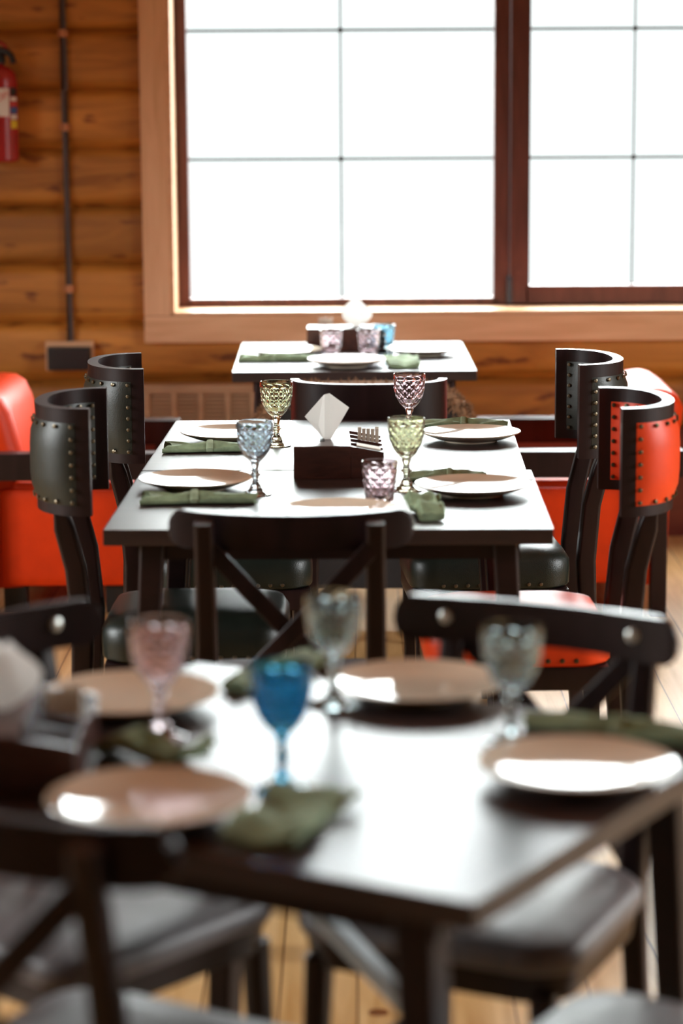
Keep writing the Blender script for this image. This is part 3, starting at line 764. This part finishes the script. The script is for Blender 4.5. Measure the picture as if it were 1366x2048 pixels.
pl.put((-.318, 3.33, ZT), 0, 'cream plate behind the pink goblet on the foreground table')
pl.put((-.020, 7.66, ZT), 0, 'cream plate at the front of the window table')
pl.put((-.228, 7.97, ZT), 0, 'cream plate at the left of the window table')
pl.put((.228, 7.98, ZT), 0, 'cream plate at the right of the window table, beside the blue tumbler')

# ---- napkins folded into a pouch with a band
def make_napkin(L, W, H, seed, flare=.25, wav=0.0):
    rnd = random.Random(seed); ph = [rnd.uniform(0, 6) for _ in range(4)]
    t = thing('folded_napkin', (0, 0, 0), 0, '', 'napkin', 'sage green napkins')
    def sect(u, v, grow=0):       # u 0..1 along, v 0..1 around
        pin = 1-.22*math.exp(-((u-.56)/.09)**2); fl = 1+flare*max(0, (u-.6)/.4)**1.5
        w_ = W/2*pin*fl*(1-.10*max(0, (.12-u)/.12)); h_ = H*(.65+.35*math.exp(-((u-.35)/.3)**2))*(1+.2*max(0, (u-.75)/.25))
        a = 2*PI*v; ca, sa = math.cos(a), math.sin(a); e = .55
        x = w_*math.copysign(abs(ca)**e, ca); z = h_*(.5+.5*math.copysign(abs(sa)**e, sa))
        if sa > 0:
            z += H*.26*math.sin(9*x/W+ph[0]+3*u)*sa + H*.17*math.sin(23*x/W+ph[1]+4*u)*sa + H*.18*math.sin(11*u+ph[3]+6*x/W)*sa
        y = L*(u-.5) + .012*math.sin(5*x/W+ph[2])*(abs(u-.5)*2)**4*(1 if u > .5 else .5)
        z += wav*H*(.5+.5*math.sin(9*u+ph[3]))*(.4+.6*min(1, abs(u-.5)*2.5))
        return (x+math.copysign(grow, x)*1.0, y, max(z+(grow if sa > 0 else 0), .0006))
    nu, nv = 34, 28; b = MB(); vs = [sect(i/nu, j/nv) for i in range(nu+1) for j in range(nv)]; fs = []
    for i in range(nu):
        for j in range(nv): fs.append((i*nv+j, i*nv+(j+1) % nv, (i+1)*nv+(j+1) % nv, (i+1)*nv+j))
    fs += [tuple(range(nv)), tuple(range((nu+1)*nv-1, nu*nv-1, -1))]
    b.add(vs, fs); b.build('cloth', M['napkin'], t, 45)
    b = MB(); us = (.525, .535, .56, .585, .595); gr = (.0003, .0022, .0026, .0022, .0003); n5 = len(us)
    vs = [sect(u, j/nv, g) for u, g in zip(us, gr) for j in range(nv)]; fs = []
    for i in range(n5-1):
        for j in range(nv): fs.append((i*nv+j, i*nv+(j+1) % nv, (i+1)*nv+(j+1) % nv, (i+1)*nv+j))
    b.add(vs, fs); b.build('band', M['band'], t, 45)
    return t
nA = Proto(make_napkin(.232, .062, .020, 1)); nB = Proto(make_napkin(.19, .105, .018, 5, .1, .6)); nC = Proto(make_napkin(.16, .06, .02, 9, .3, .9))
# local +y runs along the napkin; a right-hand turn of 90 degrees lays it along x
nA.put((-.325, 5.068, ZT), PI/2+.03, 'green napkin bundle in front of the near left plate of the joined tables')
nA.put((-.335, 5.815, ZT), PI/2+.02, 'green napkin bundle in front of the far left plate, behind the grey-blue goblet')
nA.put((.205, 5.352, ZT), -PI/2-.06, 'green napkin bundle behind the near right plate, fork end sticking out').scale = (1, .72, 1)
nA.put((.272, 6.215, ZT), -PI/2-.08, 'green napkin bundle behind the far right plate, at the edge of the joined tables')
nC.put((.150, 4.905, ZT), .1, 'crumpled green napkin beside the hidden plate, by the cross-back chair rail')
nB.put((-.083, 2.764, ZT), -.34, 'wide green napkin right of the nearest plate on the foreground table')
nA.put((.345, 3.175, ZT), -PI/2+G_ANG+.12, 'green napkin behind the large right plate of the foreground table')
nC.put((-.262, 3.055, ZT), -PI/2+G_ANG, 'green napkin beside the tissue box on the foreground table')
nA.put((-.115, 3.515, ZT), G_ANG, 'green napkin left of the far plate on the foreground table, behind the teal goblet')
nA.put((-.245, 7.815, ZT), PI/2, 'green napkin in front of the left plate of the window table')
nB.put((.158, 7.665, ZT), .05, 'green napkin at the front right of the window table')

# ---- fork lying by the near right napkin
t = thing('table_fork', (.304, 5.337, ZT), -PI/2-.10, 'steel fork poking out beside the near right plate of the joined tables', 'fork')
b = MB(); b.sweep([(0, -.09, .004), (0, -.03, .006), (0, .02, .007), (0, .04, .006)], rrect(.009, .003, .0012), scale=[1.3, .8, .8, 1.6]); b.build('handle', M['steel'], t)
b = MB(); b.box((0, .047, .0055), (.021, .018, .002), bev=.0008)
for k in range(4): b.sweep([(-.0087+.0058*k, .054, .0055), (-.0087+.0058*k, .078, .0035), (-.0087+.0058*k, .096, .0045)], rrect(.0028, .0018, .0006))
b.build('tines', M['steel'], t)

# ---- tissue boxes with side compartments
def make_box():
    t = thing('tissue_box', (0, 0, 0), 0, '', 'tissue box', 'walnut tissue boxes')
    b = MB()   # main block x -.10..+.03 ; y -.135..+.135
    b.box((-.036, 0, .0375), (.13, .27, .075), bev=.003); b.build('tissue_case', M['boxwood'], t)
    b = MB()
    vs = [(.029, -.135, 0), (.103, -.135, 0), (.103, -.135, .060), (.029, -.135, .075)]
    def slab(y0, y1, z0=0.0):
        q = [(.0288, z0), (.103, z0), (.103, .060 if z0 == 0 else .060), (.0288, .0735)]
        v = [(x, y0, z) for x, z in q]+[(x, y1, z) for x, z in q]
        b.add(v, [(0, 1, 2, 3), (7, 6, 5, 4), (0, 4, 5, 1), (1, 5, 6, 2), (2, 6, 7, 3), (3, 7, 4, 0)])
    slab(-.135, -.126); slab(.126, .135)
    b.box((.0995, 0, .028), (.007, .252, .056)); b.box((.066, 0, .004), (.073, .252, .008)); b.build('side_tray', M['boxwood'], t)
    for y in (-.065, 0, .065):
        b = MB(); slab(y-.003, y+.003, .008); b.build('divider', M['boxwood'], t)
    b = MB(); b.box((-.036, .0, .0752), (.012, .13, .0012)); b.build('tissue_slot', M['blackp'], t)
    return t
TBX = Proto(make_box())
BOX1, BOX2, BOX3 = (-.037, 5.515), (-.020, 8.225), (-.450, 3.035)
TBX.put((*BOX1, ZT), .02, 'dark walnut tissue box in the middle of the joined tables')
TBX.put((*BOX2, ZT), PI/2, 'dark walnut tissue box at the back of the window table')
TBX.put((*BOX3, ZT), .0, 'dark walnut tissue box at the left edge of the foreground table')
def sheet(b, pts, faces): b.add([Vector(p) for p in pts], faces)
def make_tissue():
    b = MB()
    P = [(0, 0, 0), (-.044, .012, .050), (.000, .004, .100), (.014, -.010, .106), (.016, -.012, .0), (.058, .016, .070), (.020, .010, .010), (-.012, .006, .030), (.002, -.012, .0), (.003, -.010, .104)]
    sheet(b, P, [(0, 1, 7), (7, 1, 2), (0, 7, 8), (7, 2, 9, 8), (8, 9, 3, 4), (3, 5, 4), (4, 5, 6)])
    o = b.build('paper_tissue', M['paper'], None, 0, recalc=False)
    md = o.modifiers.new('thickness', 'SOLIDIFY'); md.thickness = .0012; md.offset = 0
    return tag(o, '', 'tissue', 'paper tissues')
TIS = Proto(make_tissue())
TIS.put((-.068, 5.50, ZT+.0745), 0, 'pointed white tissue pulled from the box on the joined tables')
def make_puff():
    b = MB(); rnd = random.Random(4); vs = []; fs = []; nu, nv = 14, 20
    for i in range(nu+1):
        u = i/nu; r0 = .006+.042*math.sin(PI*min(1, u*.93)**.8); z = .085*u
        for j in range(nv):
            a = 2*PI*j/nv; r = r0*(1+.16*math.sin(5*a+4*u)+.08*math.sin(9*a-6*u)); vs.append((r*math.cos(a), .6*r*math.sin(a), z+.006*math.sin(4*a)*u))
    for i in range(nu):
        for j in range(nv): fs.append((i*nv+j, i*nv+(j+1) % nv, (i+1)*nv+(j+1) % nv, (i+1)*nv+j))
    b.add(vs, fs)
    return tag(b.build('paper_tissue', M['paper'], None, 60), '', 'tissue', 'paper tissues')
PUF = Proto(make_puff())
PUF.put((.012, 8.189, ZT+.0758), 0, 'puffed white tissue standing out of the box on the window table')
PUF.put((-.455, 3.03, ZT+.0758), .4, 'blurred white tissue cut by the left picture edge on the foreground table')
# paper packets standing in the trays
def make_packet(): b = MB(); b.box((0, 0, .0375), (.0085, .0055, .075), bev=.0015); return tag(b.build('paper_packet', M['packet'], None), '', 'packet')
PK = Proto(make_packet())
rnd = random.Random(11)
for (bx, by, rot, lab, grp, n) in ((BOX1[0]+.072, BOX1[1]+.0, .02, 'slim cream paper packet standing bunched in the tissue box tray on the joined tables', 'packets in the joined tables tray', 10),
                                   (-.093, BOX2[1]+.066, PI/2, 'slim cream paper packet bunched in the tray of the window table tissue box', 'packets in the window table tray', 8),
                                   (BOX3[0]+.070, BOX3[1]+.02, .03, 'slim cream paper packet bunched in the tray of the foreground tissue box', 'packets in the foreground tray', 10)):
    for k in range(n):
        o = PK.put((bx-.021+.0100*(k % 5), by+.018+.0085*(k//5), ZT+.010+.004*rnd.random()), rnd.uniform(-.1, .1), lab, grp)
        o.scale = (1, 1, 1.02+.12*rnd.random())
b = MB(); b.box((0, 0, .0015), (.055, .042, .003), rot=(0, .19, 0), bev=.001)
o = b.build('paper_sachet', M['packet']); o.location = (.034, 5.415, ZT+.0665); tag(o, 'flat pale sachet lying across the tissue box tray on the joined tables', 'sachet')
